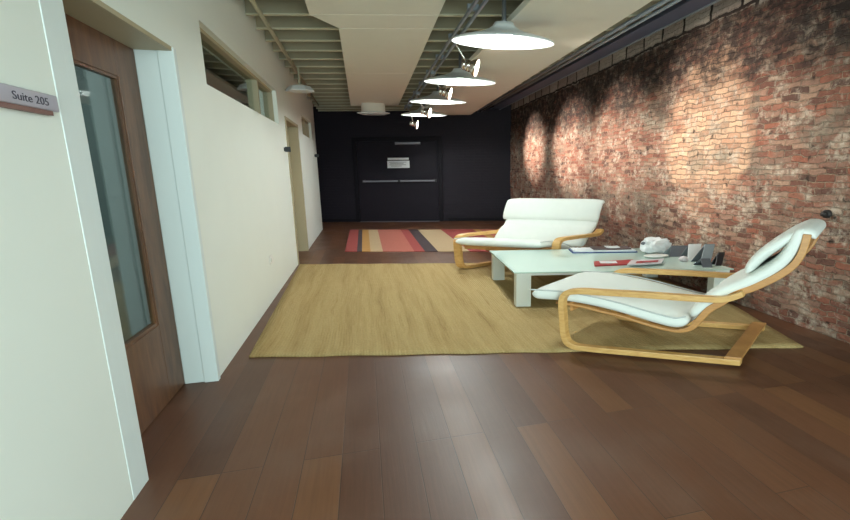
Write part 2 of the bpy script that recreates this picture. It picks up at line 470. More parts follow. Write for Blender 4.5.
# black end wall
mb = MB(); xa, xb = -2.3, 4.2
mb.obox((xa, yb(xa), 0), (xb-xa, yb(xb)-yb(xa), 0), (.06, .21, 0), (0, 0, DECK))
struct(mb.build('wall_back', MT['black']))
mb = MB()
for x0, x1 in ((-2.3, -.25), (2.26, 3.88)):
    mb.obox((x0, yb(x0)-.002, 0), (x1-x0, yb(x1)-yb(x0), 0), (-.004, -.015, 0), (0, 0, .09))
struct(mb.build('baseboard_back', MT['black_frame']))

# white partition with doorways and high windows
WT = .22
def wallbox(mb, y0, y1, z0, z1): mb.box((XL-WT, y0, z0), (XL, y1, z1))
mb = MB()
wallbox(mb, Y0, 2.09, 0, DECK)
wallbox(mb, 2.09, 3.18, 2.13, DECK)
wallbox(mb, 3.18, 3.75, 0, DECK)
wallbox(mb, 3.75, 6.63, 0, 2.03); wallbox(mb, 3.75, 6.63, 2.46, DECK)
wallbox(mb, 6.63, 7.18, 0, DECK)
wallbox(mb, 7.18, 8.42, 2.18, DECK)
wallbox(mb, 8.42, 9.13, 0, DECK)
wallbox(mb, 9.13, 10.73, 0, 2.10); wallbox(mb, 9.13, 10.73, 2.46, DECK)
wallbox(mb, 10.73, 11.5, 0, DECK)
struct(mb.build('wall_left', MT['white_wall']))
# the offices behind it
mb = MB(); mb.box((-3.9, Y0, 0), (-3.8, 14.0, DECK)); mb.box((-3.8, 3.45, 0), (XL-WT, 3.52, DECK)); mb.box((-3.8, 8.8, 0), (XL-WT, 8.88, DECK))
mb.box((-3.8, 11.42, 0), (XL-WT, 11.5, DECK)); mb.box((-3.8, Y0, 0), (XL-WT, Y0+.08, DECK))
struct(mb.build('wall_office', MT['office']))
area_light('office_fill', (-2.6, 2.4, 2.9), (0, 0, 0), .8, .8, 20, (.85, .96, 1.0))  # added lamp, unseen: brightens the office seen through the door glass

# first door: brown veneer with a tall glass light, set back in a white frame
XD = -1.257
dr = struct(thing('door_1', (XD-.001, 2.09, 0), 'brown wooden door with tall glass pane in the white frame at near left', 'door'))
mb = MB()
y1 = 1.08
for a, b in (((-.045, .01, .005), (0, .20, 2.12)), ((-.045, .855, .005), (0, y1, 2.12)), ((-.045, .20, .005), (0, .855, .50)), ((-.045, .20, 1.92), (0, .855, 2.12))):
    mb.box(a, b)
mb.build('door_leaf', MT['door_wood'], dr, bevel=.003)
mb = MB()
for a, b in (((-.035, .20, .50), (-.006, .215, 1.92)), ((-.035, .84, .50), (-.006, .855, 1.92)), ((-.035, .215, .50), (-.006, .84, .52)), ((-.035, .215, 1.905), (-.006, .84, 1.92))):
    mb.box(a, b)
mb.build('glazing_bead', MT['door_wood'], dr)
MB().box((-.026, .215, .52), (-.020, .84, 1.905)).build('glass_pane', MT['pane'], dr)
hd = MB().tube([(0, .14, 1.0), (.05, .14, 1.0), (.055, .15, 1.0), (.055, .25, 1.0)], .011).build('door_handle', MT['metal'], dr, smooth=True)
# white door frame
mb = MB()
mb.box((XL-.004, 2.0, 0), (XL+.003, 2.09, 2.13)); mb.box((XL-.075, 2.085, 0), (XL+.003, 2.14, 2.13)); mb.box((XD, 2.085, 0), (XL-.07, 2.12, 2.13))
mb.box((XD, 3.168, 0), (XL-.07, 3.182, 2.13)); mb.box((XL-.075, 3.155, 0), (XL+.012, 3.20, 2.13))
struct(mb.build('trim_1', MT['white_trim'], bevel=.003))
mb = MB(); mb.box((XD, 2.13, 2.11), (XL+.004, 3.16, 2.135))
struct(mb.build('trim_2', MT['beige_trim'], bevel=.002))  # soffit of the white frame: its warm shade is put into the colour
# second doorway further along
d2 = struct(thing('door_2', (-1.21, 7.18, 0), 'beige door set back in the far doorway of the white wall', 'door'))
MB().box((-.04, .03, .005), (0, 1.21, 2.15)).build('door_leaf', MT['beige_trim'], d2, bevel=.003)
MB().tube([(0, .12, 1.0), (.05, .12, 1.0), (.055, .13, 1.0), (.055, .22, 1.0)], .011).build('door_handle', MT['metal'], d2, smooth=True)
mb = MB(); mb.box((-1.21, 8.39, 0), (XL+.012, 8.46, 2.2)); mb.box((-1.21, 7.14, 0), (XL+.012, 7.20, 2.2)); mb.box((-1.21, 7.20, 2.155), (XL+.01, 8.39, 2.2))
struct(mb.build('trim_3', MT['beige_trim'], bevel=.003))
# high windows
def transom(name, y0, y1, z0, z1, mull, label):
    o = struct(thing(name, (XL, y0, z0), label, 'window'))
    W, H = y1-y0, z1-z0
    mb = MB(); xs = (-.16, -.05)
    mb.box((xs[0], 0, 0), (xs[1], W, .03)); mb.box((xs[0], 0, H-.03), (xs[1], W, H)); mb.box((xs[0], 0, .03), (xs[1], .03, H-.03)); mb.box((xs[0], W-.03, .03), (xs[1], W, H-.03))
    mb.box((xs[0], mull, .03), (xs[1], mull+.05, H-.03))
    mb.build('window_frame', MT['beige_trim'], o)
    MB().box((-.11, .03, .03), (-.104, mull, H-.03)).build('pane', MT['pane'], o)
    MB().box((-.11, mull+.05, .03), (-.104, W-.03, H-.03)).build('pane', MT['pane'], o)
transom('window_1', 3.75, 6.63, 2.03, 2.46, 2.0, 'long high window in the white wall beyond the brown door')
transom('window_2', 9.13, 10.73, 2.10, 2.46, 1.0, 'small high window at the far end of the white wall')

# ------------------------------------------------------------------ black exit door in the end wall
def bw(x, d=0.0, z=0.0):                      # point on the end wall, d out of the wall towards the hall
    return Vector((x, yb(x), z)) + Vector((-.271, -.963, 0))*d
DR = struct(thing('door_3', bw(.92), 'black door with a metal push bar and white notice in the end wall', 'door'))
DO = bw(.92)
def bbox(mb, x0, x1, z0, z1, d0, d1):
    a = bw(x0, d0, z0)-DO; mb.obox(a, bw(x1, d0, z0)-bw(x0, d0, z0), bw(x0, d1, z0)-bw(x0, d0, z0), (0, 0, z1-z0)); return mb
bbox(MB(), -.13, 2.0, .012, 2.19, .002, .025).build('door_leaf', MT['black_door'], DR, bevel=.004)
mb = MB(); bbox(mb, -.25, -.14, 0, 2.31, .001, .05); bbox(mb, 2.01, 2.13, 0, 2.31, .001, .05); bbox(mb, -.14, 2.01, 2.20, 2.31, .001, .05)
mb.build('door_frame', MT['black_frame'], DR, bevel=.006)
mb = MB(); bbox(mb, .0, .93, 1.105, 1.15, .05, .085)
bbox(mb, 1.0, 1.92, 1.105, 1.15, .05, .085)
pb = mb.build('push_bar', MT['bar'], DR, bevel=.006)
mb = MB(); bbox(mb, -.03, .05, 1.085, 1.17, .025, .06); bbox(mb, 1.88, 1.96, 1.085, 1.17, .025, .06); bbox(mb, .92, 1.01, 1.10, 1.155, .025, .075)
mb.build('bar_bracket', MT['blackp'], DR)
mb = MB(); bbox(mb, .90, 1.57, 2.10, 2.17, .025, .085); mb.build('door_closer', MT['bar'], DR, bevel=.008)
bbox(MB(), -.14, 2.01, 0, .012, -.0, .12).build('threshold', MT['bar'], DR)
nt_ = thing('paper_notice', bw(.95, .026, 1.47), 'white paper notice with a header strip on the black door', 'notice')
DO2 = bw(.95, .026, 1.47)
def nbox(mb, x0, x1, z0, z1, d0, d1):
    a = bw(x0, d0, z0)-DO2; mb.obox(a, bw(x1, d0, z0)-bw(x0, d0, z0), bw(x0, d1, z0)-bw(x0, d0, z0), (0, 0, z1-z0)); return mb
nbox(MB(), .665, 1.255, 1.48, 1.675, .0262, .029).build('page', MT['paper'], nt_)
nbox(MB(), .68, 1.24, 1.70, 1.755, .0262, .029).build('header_strip', MT['paper'], nt_)
mb = MB()
for q, (a, b) in enumerate(((.72, 1.18), (.74, 1.10), (.72, 1.16), (.76, 1.05))):
    nbox(mb, a, b, 1.63-q*.035, 1.642-q*.035, .0292, .0297)
mb.build('printing', MT['paper_grey'], nt_)

# ------------------------------------------------------------------ ceiling: hung panels, conduits, beam, track
def panel(poly, z, label, t=.05):
    return tag(MB().prism(poly, z, z+t).build('ceiling_panel', MT['panel'], bevel=.004), label, 'ceiling panel', 'hung white ceiling panels')
s = -.2
def q_(x, y): return (x, y + s*(x-.3))
ZP = 2.87
panel([q_(-.41, 2.0), q_(.77, 2.0), q_(.80, 4.69), q_(-.41, 4.69)], ZP, 'widest white ceiling panel at top of the photo, nearest over the hall')
panel([q_(-.41, 4.70), q_(.80, 4.70), q_(.805, 5.12), q_(-.16, 5.12)], ZP, 'narrow white ceiling panel with a cut corner on its left')
panel([q_(-.16, 5.13), q_(.805, 5.13), q_(.835, 7.35), q_(-.17, 7.35)], ZP, 'white ceiling panel just beyond the one with the cut corner')
panel([q_(-.17, 7.36), q_(.835, 7.36), q_(.87, 10.86), q_(-.19, 10.86)], ZP, 'farthest white ceiling panel ending at the black end wall')
ZR = 2.76
tag(MB().prism([(1.42, 1.6), (2.28, 1.5), (2.42, 3.7), (2.70, 11.3), (1.42, 11.5)], ZR, ZR+.06).build('ceiling_panel', MT['panel'], bevel=.004),
    'long bright ceiling panel right of the hanging dish lamps', 'ceiling panel', 'hung white ceiling panels')
for x0, x1, yl, z, r, m_, lab in ((-.86, -.93, 11.4, 2.93, .022, 'conduit', 'pale conduit under the joists along the white wall'),
                             (2.74, 3.04, 11.9, 2.93, .022, 'grey_conduit', 'grey conduit under the joists, first right of the long bright panel'),
                             (2.86, 3.16, 11.9, 2.935, .018, 'grey_conduit', 'thin grey conduit under the joists, nearest the dark beam')):
    tag(MB().tube([(x0, .5, z), (x1, yl, z)], r).build('conduit', MT[m_], smooth=True), lab, 'conduit')
bm_ = thing('ceiling_beam', (3.5, 0, 2.96), 'dark steel beam running along the top of the brick wall', 'beam')
def slant(mb, x0, x1, z0, z1):
    a = .0266
    mb.add([(x0-3.5-a*1.5, -1.5, z0), (x1-3.5-a*1.5, -1.5, z0), (x1-3.5+a*11.8, 11.8, z0), (x0-3.5+a*11.8, 11.8, z0),
            (x0-3.5-a*1.5, -1.5, z1), (x1-3.5-a*1.5, -1.5, z1), (x1-3.5+a*11.8, 11.8, z1), (x0-3.5+a*11.8, 11.8, z1)],
           [(0, 3, 2, 1), (4, 5, 6, 7), (0, 1, 5, 4), (1, 2, 6, 5), (2, 3, 7, 6), (3, 0, 4, 7)])
    return mb
slant(slant(MB(), 3.05, 3.29, .015, .03), 3.16, 3.18, .03, .165).build('flange', MT['steel_dark'], bm_)
slant(MB(), 3.292, 3.315, .005, .03).build('edge_strip', MT['grey_conduit'], bm_)

trk = thing('lighting_track', (1.12, 1.5, 2.88), 'grey twin-rail lighting track hung between the two rows of ceiling panels', 'lighting track')
MB().box((-.055, 0, 0), (-.03, 10.0, .03)).build('rail', MT['grey_conduit'], trk)
MB().box((.03, 0, 0), (.055, 10.0, .03)).build('rail', MT['grey_conduit'], trk)
for k in range(11): MB().box((-.055, .1+k*.97, .0305), (.055, .14+k*.97, .085)).build('hanger', MT['grey_conduit'], trk)

# dish lamps
RX, RY = .5, .23
lamps = [((1.36, 4.29, 2.575), 'largest hanging dish lamp, nearest the camera, white glow below'),
         ((1.365, 6.27, 2.58), 'second hanging dish lamp from the front, glowing white below'),
         ((1.35, 8.06, 2.575), 'third hanging dish lamp from the front, glowing white below'),
         ((1.36, 10.0, 2.58), 'smallest lit hanging dish lamp, nearest the black end wall')]
lp = thing('pendant_lamp', lamps[0][0], lamps[0][1], 'pendant lamp', 'lit dish lamps over the hall')
pr = [(1.0, 0), (.985, .016), (.86, .038), (.66, .062), (.46, .085), (.30, .115), (.22, .142), (.18, .175)]
inn = [(.17, .165), (.21, .132), (.29, .107), (.45, .077), (.65, .054), (.85, .030), (.975, .007), (1.0, 0)]
MB().lathe(pr+[], RX, RY, cap1=True).build('lamp_shade', MT['dish_white'], lp, smooth=True)
MB().lathe(inn, RX, RY, cap0=True).build('reflector', MT['dish_in'], lp, smooth=True)
MB().lathe([(.02, .040), (.09, .044), (.15, .058), (.17, .080), (.15, .104), (.10, .122), (.05, .132)], RX, RY, n=24, cap0=True, cap1=True).build('bulb', MT['glow'], lp, smooth=True)
MB().tube([(0, 0, .17), (0, 0, .20), (0, 0, .55)], [.04, .022, .018]).build('rod', MT['rod'], lp, smooth=True)
for loc, lab in lamps[1:]: dup(lp, loc, lab)

# unlit lamp below the far panel, small shade on the conduit
ul = thing('pendant_lamp', (.30, 10.55, 2.665), 'unlit white drum lamp with a dish rim below the farthest ceiling panel', 'pendant lamp')
MB().lathe([(.26, .0), (.26, .205)], 1, .6, cap0=True, cap1=True).build('drum', MT['panel'], ul, smooth=False)
MB().lathe([(.10, -.035), (.26, -.03), (.36, .0), (.36, .012), (.26, .03), (.10, .03)], 1, .6, cap0=True, cap1=True).build('rim_dish', MT['dish_white'], ul, smooth=True)
sl = thing('pendant_lamp', (-.84, 7.35, 2.57), 'small unlit faceted white shade hanging high by the white wall', 'pendant lamp')
MB().lathe([(.20, .0), (.205, .015), (.15, .075), (.05, .10)], 1, .8, n=6, cap0=True, cap1=True).build('lamp_shade', MT['dish_white'], sl)
MB().tube([(0, 0, .095), (0, 0, .345)], .012).build('rod', MT['conduit'], sl)

# track spots
def spot(loc, target, label, k_=1.0, cone=62):
    loc = Vector(loc); d = (Vector(target)-loc).normalized()
    t = thing('track_spotlight', loc, label, 'spotlight', 'track spotlights aimed at the brick wall')
    MB().tube([d*-.13, d*-.12, d*-.09, d*-.085, d*-.075, d*-.03, d*-.025, d*-.015, d*.05, d*.052], [.03, .055, .06, .048, .062, .066, .052, .07, .105, .10], 20).build('lamp_head', MT['chrome'], t, smooth=True)
    a = d*.0545
    u = d.cross(Vector((0, 0, 1))).normalized(); v = d.cross(u)
    n = 16
    obj('bulb_face', [a+u*0.094*math.cos(2*math.pi*k/n)+v*0.094*math.sin(2*math.pi*k/n) for k in range(n)] + [a-d*.003+u*0.094*math.cos(2*math.pi*k/n)+v*0.094*math.sin(2*math.pi*k/n) for k in range(n)],
        [tuple(range(n)), tuple(range(2*n-1, n-1, -1))]+[(k, (k+1) % n, n+(k+1) % n, n+k) for k in range(n)], MT['spot_glow'], t)
    dx = 1.12-loc.x; h = 2.88-loc.z
    MB().tube([d*-.05, (dx*.6, 0, h*.35), (dx, 0, h*.7), (dx, 0, h-.02)], .013, 8).build('arm', MT['chrome'], t, smooth=True)
    MB().box((dx-.035, -.07, h-.045), (dx+.035, .07, h-.001)).build('track_adapter', MT['grey_conduit'], t)
    l = bpy.data.lights.new('spot_beam', 'SPOT'); l.energy = SPOT_POWER*k_; l.color = (1.0, .88, .76)
    l.spot_size = math.radians(cone); l.spot_blend = 1.0; l.shadow_soft_size = .04
    o = bpy.data.objects.new('spot_beam', l); COL.objects.link(o); o.parent = t
    o.location = d*.075; o.rotation_euler = d.to_track_quat('-Z', 'Y').to_euler()
spot((1.30, 5.3, 2.57), (xw(4.25), 4.2, 1.75), 'shiny track spotlight above the second dish lamp, nearest the camera', .85)
spot((1.34, 7.15, 2.58), (xw(6.2), 6.2, 1.75), 'shiny track spotlight above the third dish lamp', 1.1, 46)
spot((1.29, 9.03, 2.52), (xw(7.9), 7.9, 1.8), 'shiny track spotlight just above the smallest lit dish lamp', 1.7, 42)
spot((1.23, 10.65, 2.45), (xw(9.95), 9.95, 1.9), 'lowest shiny track spotlight, in front of the black end wall', 1.9, 36)

# ------------------------------------------------------------------ rugs
def rug_grid(nm, left, right, nx, ny, t, wav):
    v = []
    for j in range(ny+1):
        a = left(j/ny); b = right(j/ny)
        for i in range(nx+1):
            x = a[0]+(b[0]-a[0])*i/nx; y = a[1]+(b[1]-a[1])*i/nx
            e = .0
            if j in (0, ny): y += wav*math.sin(i*.9+j)*.6
            v.append((x, y, t + abs(wav)*.12*math.sin(i*.7)*math.sin(j*.6+1)))
    n = len(v)
    f = [(j*(nx+1)+i, j*(nx+1)+i+1, (j+1)*(nx+1)+i+1, (j+1)*(nx+1)+i) for j in range(ny) for i in range(nx)]
    v2 = [(x, y, .001) for x, y, z in v]
    edge = [i for i in range(nx+1)] + [j*(nx+1)+nx for j in range(1, ny+1)] + [ny*(nx+1)+i for i in range(nx-1, -1, -1)] + [j*(nx+1) for j in range(ny-1, 0, -1)]
    f += [(edge[k], edge[k-1], n+edge[k-1], n+edge[k]) for k in range(len(edge))]
    f += [tuple(n+q for q in reversed(ff_)) for ff_ in f[:nx*ny]]
    return v+v2, f
def lerp(a, b, t): return (a[0]+(b[0]-a[0])*t, a[1]+(b[1]-a[1])*t)
v, f = rug_grid('jute', lambda t: lerp((-.939, 3.52), (-1.028, 7.10), t),
                lambda t: lerp((3.272, 2.548), (3.60, 3.57), t/.32) if t < .32 else lerp((3.60, 3.57), (3.62, 5.82), (t-.32)/.68), 48, 40, .014, .012)
tag(obj('jute_rug', v, f, MT['jute'], smooth=True), 'large straw-coloured woven jute rug under the armchairs and table', 'rug')
stripes = [(-.398, -.19, 'r_red'), (-.19, -.105, 'r_dark'), (-.105, .041, 'r_ochre'), (.041, .255, 'r_cream'), (.255, .79, 'r_pink'), (.79, .97, 'r_red'), (.97, 1.19, 'r_dark'),
           (1.19, 1.72, 'r_cream'), (1.72, 2.45, 'r_red'), (2.45, 2.6, 'r_ochre'), (2.6, 3.05, 'r_pink')]
mb = MB(); names = sorted(set(c for _, _, c in stripes))
for a, b, c in stripes:
    for j in range(4):
        f0 = lambda x: 8.055-.31*(x+.398)
        y0a, y0b = f0(a)+.76*j, f0(b)+.76*j
        mb.add([(a, y0a, .003), (b, y0b, .003), (b, y0b+.76, .003), (a, y0a+.76, .003), (a, y0a, .013), (b, y0b, .013), (b, y0b+.76, .013), (a, y0a+.76, .013)],
               [(4, 5, 6, 7), (0, 3, 2, 1), (0, 1, 5, 4), (2, 3, 7, 6), (3, 0, 4, 7), (1, 2, 6, 5)], names.index(c))
tag(mb.build('striped_rug', None, mats=[MT[n] for n in names]), 'striped rug in red, rose, cream, ochre and black before the black door', 'rug')

# ------------------------------------------------------------------ bentwood armchairs
def build_chair(root, b, S, kz, fs, fa, kb=1.0, tc=.062, tf=.066, tp=.09, ts=.062):
    """b: unit back vector, S: vector across the chair, fs: remaps seat distance, fa: remaps distance of arms and base"""
    b = Vector((b[0], b[1], 0)); S = Vector((S[0], S[1], 0))
    def P(s_, t, z): return b*s_ + S*t + Vector((0, 0, (z if z < .55 else .55+(z-.55)*kb)*kz))
    def bent(name, pts, fn, t0, t1, th, m, sub=5, th2=None, sw=.85):
        path = smooth_path([(fn(a), z) for a, z in pts], sub); ns = normals2(path); v = []; f = []
        base_th = th
        for p, n in zip(path, ns):
            th = base_th if th2 is None else base_th + (th2-base_th)*min(1, max(0, (p[0]-fn(sw-.15))/.2))
            for tt, sg in ((t0, -1), (t1, -1), (t1, 1), (t0, 1)):
                q = p + n*sg*th/2; v.append(P(q[0], tt, q[1]))
        for k in range(len(path)-1):
            for q in range(4): f.append((k*4+q, k*4+(q+1) % 4, k*4+4+(q+1) % 4, k*4+4+q))
        f += [(3, 2, 1, 0), tuple((len(path)-1)*4+q for q in range(4))]
        return obj(name, v, f, m, root, bevel=.005)
    def pad(name, pts, half, t0, t1, m, sub=6, nn=22, bulge=0.0, ex=3.0):
        path = smooth_path([(fs(a), z) for a, z in pts], sub); ns = normals2(path); v = []; f = []
        Lc = [0]
        for k in range(1, len(path)): Lc.append(Lc[-1]+np.linalg.norm(path[k]-path[k-1]))
        tm = (t0+t1)/2; ta = (t1-t0)/2; SL = S.length
        for k, (p, n) in enumerate(zip(path, ns)):
            dend = min(Lc[k], Lc[-1]-Lc[k]); r = half*1.3
            e = math.sqrt(max(0.02, 1-(1-min(1, dend/r))**2)) if dend < r else 1
            hh = half*e*(1+bulge*math.sin(math.pi*Lc[k]/Lc[-1])); tt = ta - (1-e)*half*.8/SL
            for q in range(nn):
                a = 2*math.pi*q/nn; c, s2 = math.cos(a), math.sin(a)
                ct = math.copysign(abs(c)**(2/7.0), c); st = math.copysign(abs(s2)**(2/ex), s2)
                crown = 1+.12*math.sin(math.pi*Lc[k]/Lc[-1]*3)*.3
                o_ = p + n*st*hh*crown
                v.append(P(o_[0], tm+ct*tt, o_[1]))
        K = len(path)
        for k in range(K-1):
            for q in range(nn): f.append((k*nn+q, k*nn+(q+1) % nn, (k+1)*nn+(q+1) % nn, (k+1)*nn+q))
        f += [tuple(range(nn-1, -1, -1)), tuple(range((K-1)*nn, K*nn))]
        return obj(name, v, f, m, root, smooth=True)
    def piping(parent_name, pts, half, t):
        path = smooth_path([(fs(a), z) for a, z in pts], 5); ns = normals2(path)
        mb = MB(); mb.tube([P(*( (p+n*half*.80)[0], t, (p+n*half*.80)[1])) for p, n in zip(path, ns)], .006, 6)
        return mb
    arm = [(1.185, .025), (.9, .025), (.5, .025), (.10, .026), (.02, .034), (-.03, .065), (-.055, .13), (-.068, .25), (-.078, .38), (-.072, .42), (-.04, .46), (.04, .477), (.2, .479), (.5, .479), (.89, .475), (1.04, .482), (1.11, .508), (1.15, .53)]
    for t0, t1 in ((0, .065), (.935, 1.0)):
        bent('arm_frame', arm, fa, t0, t1, .042, MT['birch'])
    sf = [(-.15, .364), (.03, .347), (.18, .318), (.33, .290), (.55, .234), (.66, .212), (.75, .208), (.835, .243), (.885, .315), (.935, .385), (1.01, .443), (1.06, .488), (1.11, .525), (1.19, .558), (1.257, .598), (1.35, .663), (1.422, .735), (1.457, .807), (1.472, .885), (1.477, .945)]
    for t0, t1 in ((tf, tf+.055), (1-tf-.055, 1-tf)):
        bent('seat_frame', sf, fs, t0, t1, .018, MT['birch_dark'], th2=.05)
    # slats and crossbars
    def bar(name, fn, s0, z0, s1, z1, th, m, ta=.0, tb=1.0):
        o0 = np.array([fn(s0), z0]); o1 = np.array([fn(s1), z1]); d = o1-o0; n = np.array([-d[1], d[0]])/np.linalg.norm(d)*th
        mb = MB(); mb.obox(P(o0[0], ta, o0[1]), P(o1[0], tb, o1[1])-P(o1[0], ta, o1[1]), P(o1[0], ta, o1[1])-P(o0[0], ta, o0[1]), P(o0[0]+n[0], ta, o0[1]+n[1])-P(o0[0], ta, o0[1]))
        return mb.build(name, m, root, bevel=.004)
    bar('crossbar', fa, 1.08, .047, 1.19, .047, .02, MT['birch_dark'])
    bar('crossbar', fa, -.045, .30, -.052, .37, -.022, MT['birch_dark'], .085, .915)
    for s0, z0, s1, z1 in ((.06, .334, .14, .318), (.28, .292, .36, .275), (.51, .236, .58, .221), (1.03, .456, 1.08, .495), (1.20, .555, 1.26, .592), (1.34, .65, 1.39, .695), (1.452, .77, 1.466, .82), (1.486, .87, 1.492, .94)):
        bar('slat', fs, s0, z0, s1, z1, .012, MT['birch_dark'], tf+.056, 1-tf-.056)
    seat = [(-.35, .418), (-.28, .418), (-.15, .418), (-.03, .412), (.256, .368), (.475, .317), (.618, .283), (.72, .268), (.80, .285)]
    pad('seat_cushion', seat, .05, ts, 1-ts, MT['canvas'], ex=3.2)
    back = [(.815, .32), (.86, .38), (.915, .44), (1.0, .505), (1.10, .560), (1.205, .625), (1.285, .685), (1.35, .752), (1.39, .825), (1.415, .895), (1.432, .95), (1.45, .975)]
    bc = pad('back_cushion', back, .048, tc, 1-tc, MT['canvas'], ex=2.8, bulge=.15)
    pil = [(1.135, .658), (1.17, .728), (1.23, .80), (1.30, .86), (1.37, .912), (1.435, .945), (1.49, .945), (1.525, .912)]
    pad('head_pillow', pil, .034, tp, 1-tp, MT['canvas'], ex=2.2, bulge=.3)
    for t in (ts+.006, 1-ts-.006):
        piping('', seat, .05, t).build('piping', MT['canvas_grey'], root, smooth=True)
    return root

near = thing('armchair', (1.475, 2.96, .0135), 'white cushioned bentwood armchair seen from the side, at right before the table', 'armchair', 'bentwood armchairs')
build_chair(near, (.871, -.491), (.79, .54), 1.0, lambda s_: s_, lambda s_: s_)
far = thing('armchair', (1.25, 6.05, .0135), 'wide white bentwood armchair facing the camera, behind the table', 'armchair', 'bentwood armchairs')
rb = Vector((.865, .351)); rl = rb.length
build_chair(far, (rb.x/rl, rb.y/rl), (1.24, -.80), 1.02,
            lambda s_: rl*float(np.interp(s_, [-.3, .03, .8, 1.12, 1.5], [-.25, .03, .544, .80, .935])), lambda s_: rl*(s_*.75 if s_ > 0 else s_), .92, tc=.055, tf=.09, tp=.03, ts=.09)

# ------------------------------------------------------------------ coffee table
TA, TB, TC, TD = (1.51, 5.38), (1.415, 4.12), (3.61, 3.63), (3.64, 4.92)
TZ = .385
tb = thing('coffee_table', (2.54, 4.54, 0), 'low white coffee table with pale frosted glass top between the armchairs', 'coffee table')
def tl(p): return (p[0]-2.54, p[1]-4.54)
MB().prism([tl(p) for p in (TB, TC, TD, TA)], TZ-.014, TZ).build('glass_top', MT['frosted'], tb, bevel=.003)
def inset(u, v):      # bilinear position on the table
    a = lerp(TB, TC, u); c = lerp(TA, TD, u); return tl(lerp(a, c, v))
for u0, u1, v0, v1 in ((.012, .080, .012, .085), (.92, .988, .012, .085), (.92, .988, .915, .988), (.012, .080, .915, .988)):
    MB().prism([inset(u0, v0), inset(u1, v0), inset(u1, v1), inset(u0, v1)], 0.0165, TZ-.014).build('leg', MT['table_white'], tb, bevel=.004)
mb = MB()
for u0, u1, v0, v1 in ((.08, .92, .03, .05), (.08, .92, .95, .97), (.02, .035, .085, .915), (.965, .98, .085, .915)):
    mb.prism([inset(u0, v0), inset(u1, v0), inset(u1, v1), inset(u0, v1)], TZ-.045, TZ-.0145)
mb.build('apron', MT['table_white'], tb)

# ------------------------------------------------------------------ things on the table
def sheet(mb, c, a, d, z0, t, i=0, curl=0.0, n=8):
    """a thin stack centred at c with half axes a, d; curl lifts its ends"""
    c = Vector((c[0], c[1], 0)); a = Vector((a[0], a[1], 0)); d = Vector((d[0], d[1], 0)); v = []
    for k in range(n+1):
        u = -1+2*k/n; z = z0+curl*u*u
        for w_ in (-1, 1): v.append(c+a*u+d*w_+Vector((0, 0, z)))
        for w_ in (-1, 1): v.append(c+a*u+d*w_+Vector((0, 0, z+t)))
    f = []
    for k in range(n):
        o = 4*k
        f += [(o, o+4, o+5, o+1), (o+2, o+3, o+7, o+6), (o, o+2, o+6, o+4), (o+1, o+5, o+7, o+3)]
    f += [(0, 1, 3, 2), (4*n, 4*n+2, 4*n+3, 4*n+1)]
    return mb.add(v, f, i)
def item(name, c, label, cat, z=TZ, group=None): return thing(name, (c[0], c[1], z), label, cat, group)
A1 = Vector((.37, -.09)); D1 = Vector((.03, .115))
o = item('picture_book', (2.85, 4.91), 'flat white book with blue edges lying at the back of the glass table', 'book')
sheet(MB(), (0, 0), A1*1.05, D1*1.05, 0.001, .012).build('cover', MT['blue'], o)
sheet(MB(), (0, 0), A1*1.0, D1*1.0, .013, .016).build('pages', MT['paper'], o)
o = item('magazine', (2.95, 4.895), 'dark printed magazine lying on the blue-edged book', 'magazine', TZ+.029, 'magazines on the table')
sheet(MB(), (0, 0), A1*.62, D1*.8, .0005, .012, curl=.006).build('cover', MT['dark_print'], o)
sheet(MB(), (.03, .01), A1*.22, D1*.55, .0135, .006, curl=.006).build('torn_page', MT['paper'], o)
o = item('magazine', (2.59, 4.20), 'magazine with red and white cover on the front of the glass table', 'magazine', TZ, 'magazines on the table')
sheet(MB(), (0, 0), (.23, -.02), (.05, .10), .001, .012, curl=.002).build('cover', MT['red'], o)
sheet(MB(), (-.06, .02), (.09, -.02), (.02, .05), .0145, .003).build('cover_picture', MT['paper'], o)
o = item('magazine', (2.90, 4.08), 'pale magazine overlapping the red one on the glass table', 'magazine', TZ+.0135, 'magazines on the table')
sheet(MB(), (0, 0), (.20, -.01), (.09, .10), .004, .010, curl=.003).build('cover', MT['print_white'], o)
sheet(MB(), (.0, -.02), (.13, -.006), (.03, .035), .018, .002).build('cover_strip', MT['red'], o)
# crumpled white bag
def blob(name, c, r, seed, m, parent, jag=.18, flat=True):
    rs = np.random.RandomState(seed); ph_ = rs.rand(8, 4)*6.28; v = []; nu, nv = 28, 16
    for j in range(nv+1):
        th = math.pi*j/nv
        for i in range(nu):
            a = 2*math.pi*i/nu
            x, y, z = math.sin(th)*math.cos(a), math.sin(th)*math.sin(a), math.cos(th)
            k = 1
            for q in range(8):
                k += jag/3*abs(math.sin((2+q*.6)*(x*math.cos(ph_[q, 0])+y*math.sin(ph_[q, 0])+z*math.cos(ph_[q, 1]))+ph_[q, 2]))-jag/6
            if jag > .3: x, y, z = [math.copysign(abs(q)**.62, q) for q in (x, y, z)]
            zz = z*k
            v.append((c[0]+x*k*r[0], c[1]+y*k*r[1], c[2]+max(-.8, zz)*r[2]))
    f = [(j*nu+i, j*nu+(i+1) % nu, (j+1)*nu+(i+1) % nu, (j+1)*nu+i) for j in range(nv) for i in range(nu)]
    return obj(name, v, f, m, parent, smooth=False)
o = item('paper_bag', (3.38, 4.60), 'crumpled white bag on the glass table beside the grey cards', 'bag')
blob('bag_body', (0, 0, .086), (.15, .085, .082), 3, MT['paper'], o, .42)
blob('knot', (-.13, .04, .122), (.035, .03, .02), 5, MT['slate'], o)
o = item('oval_dish', (3.24, 4.38), 'shallow pale oval dish in front of the crumpled white bag', 'dish')
MB().lathe([(.0, .001), (.65, .001), (.95, .012), (1.0, .022), (.93, .02), (.6, .008), (0, .008)], .155, .085).build('dish_body', MT['plastic'], o, smooth=True)
MB().lathe([(.0, .009), (.55, .009), (.55, .012), (0, .012)], .155, .085).build('dish_rest', MT['paper'], o)
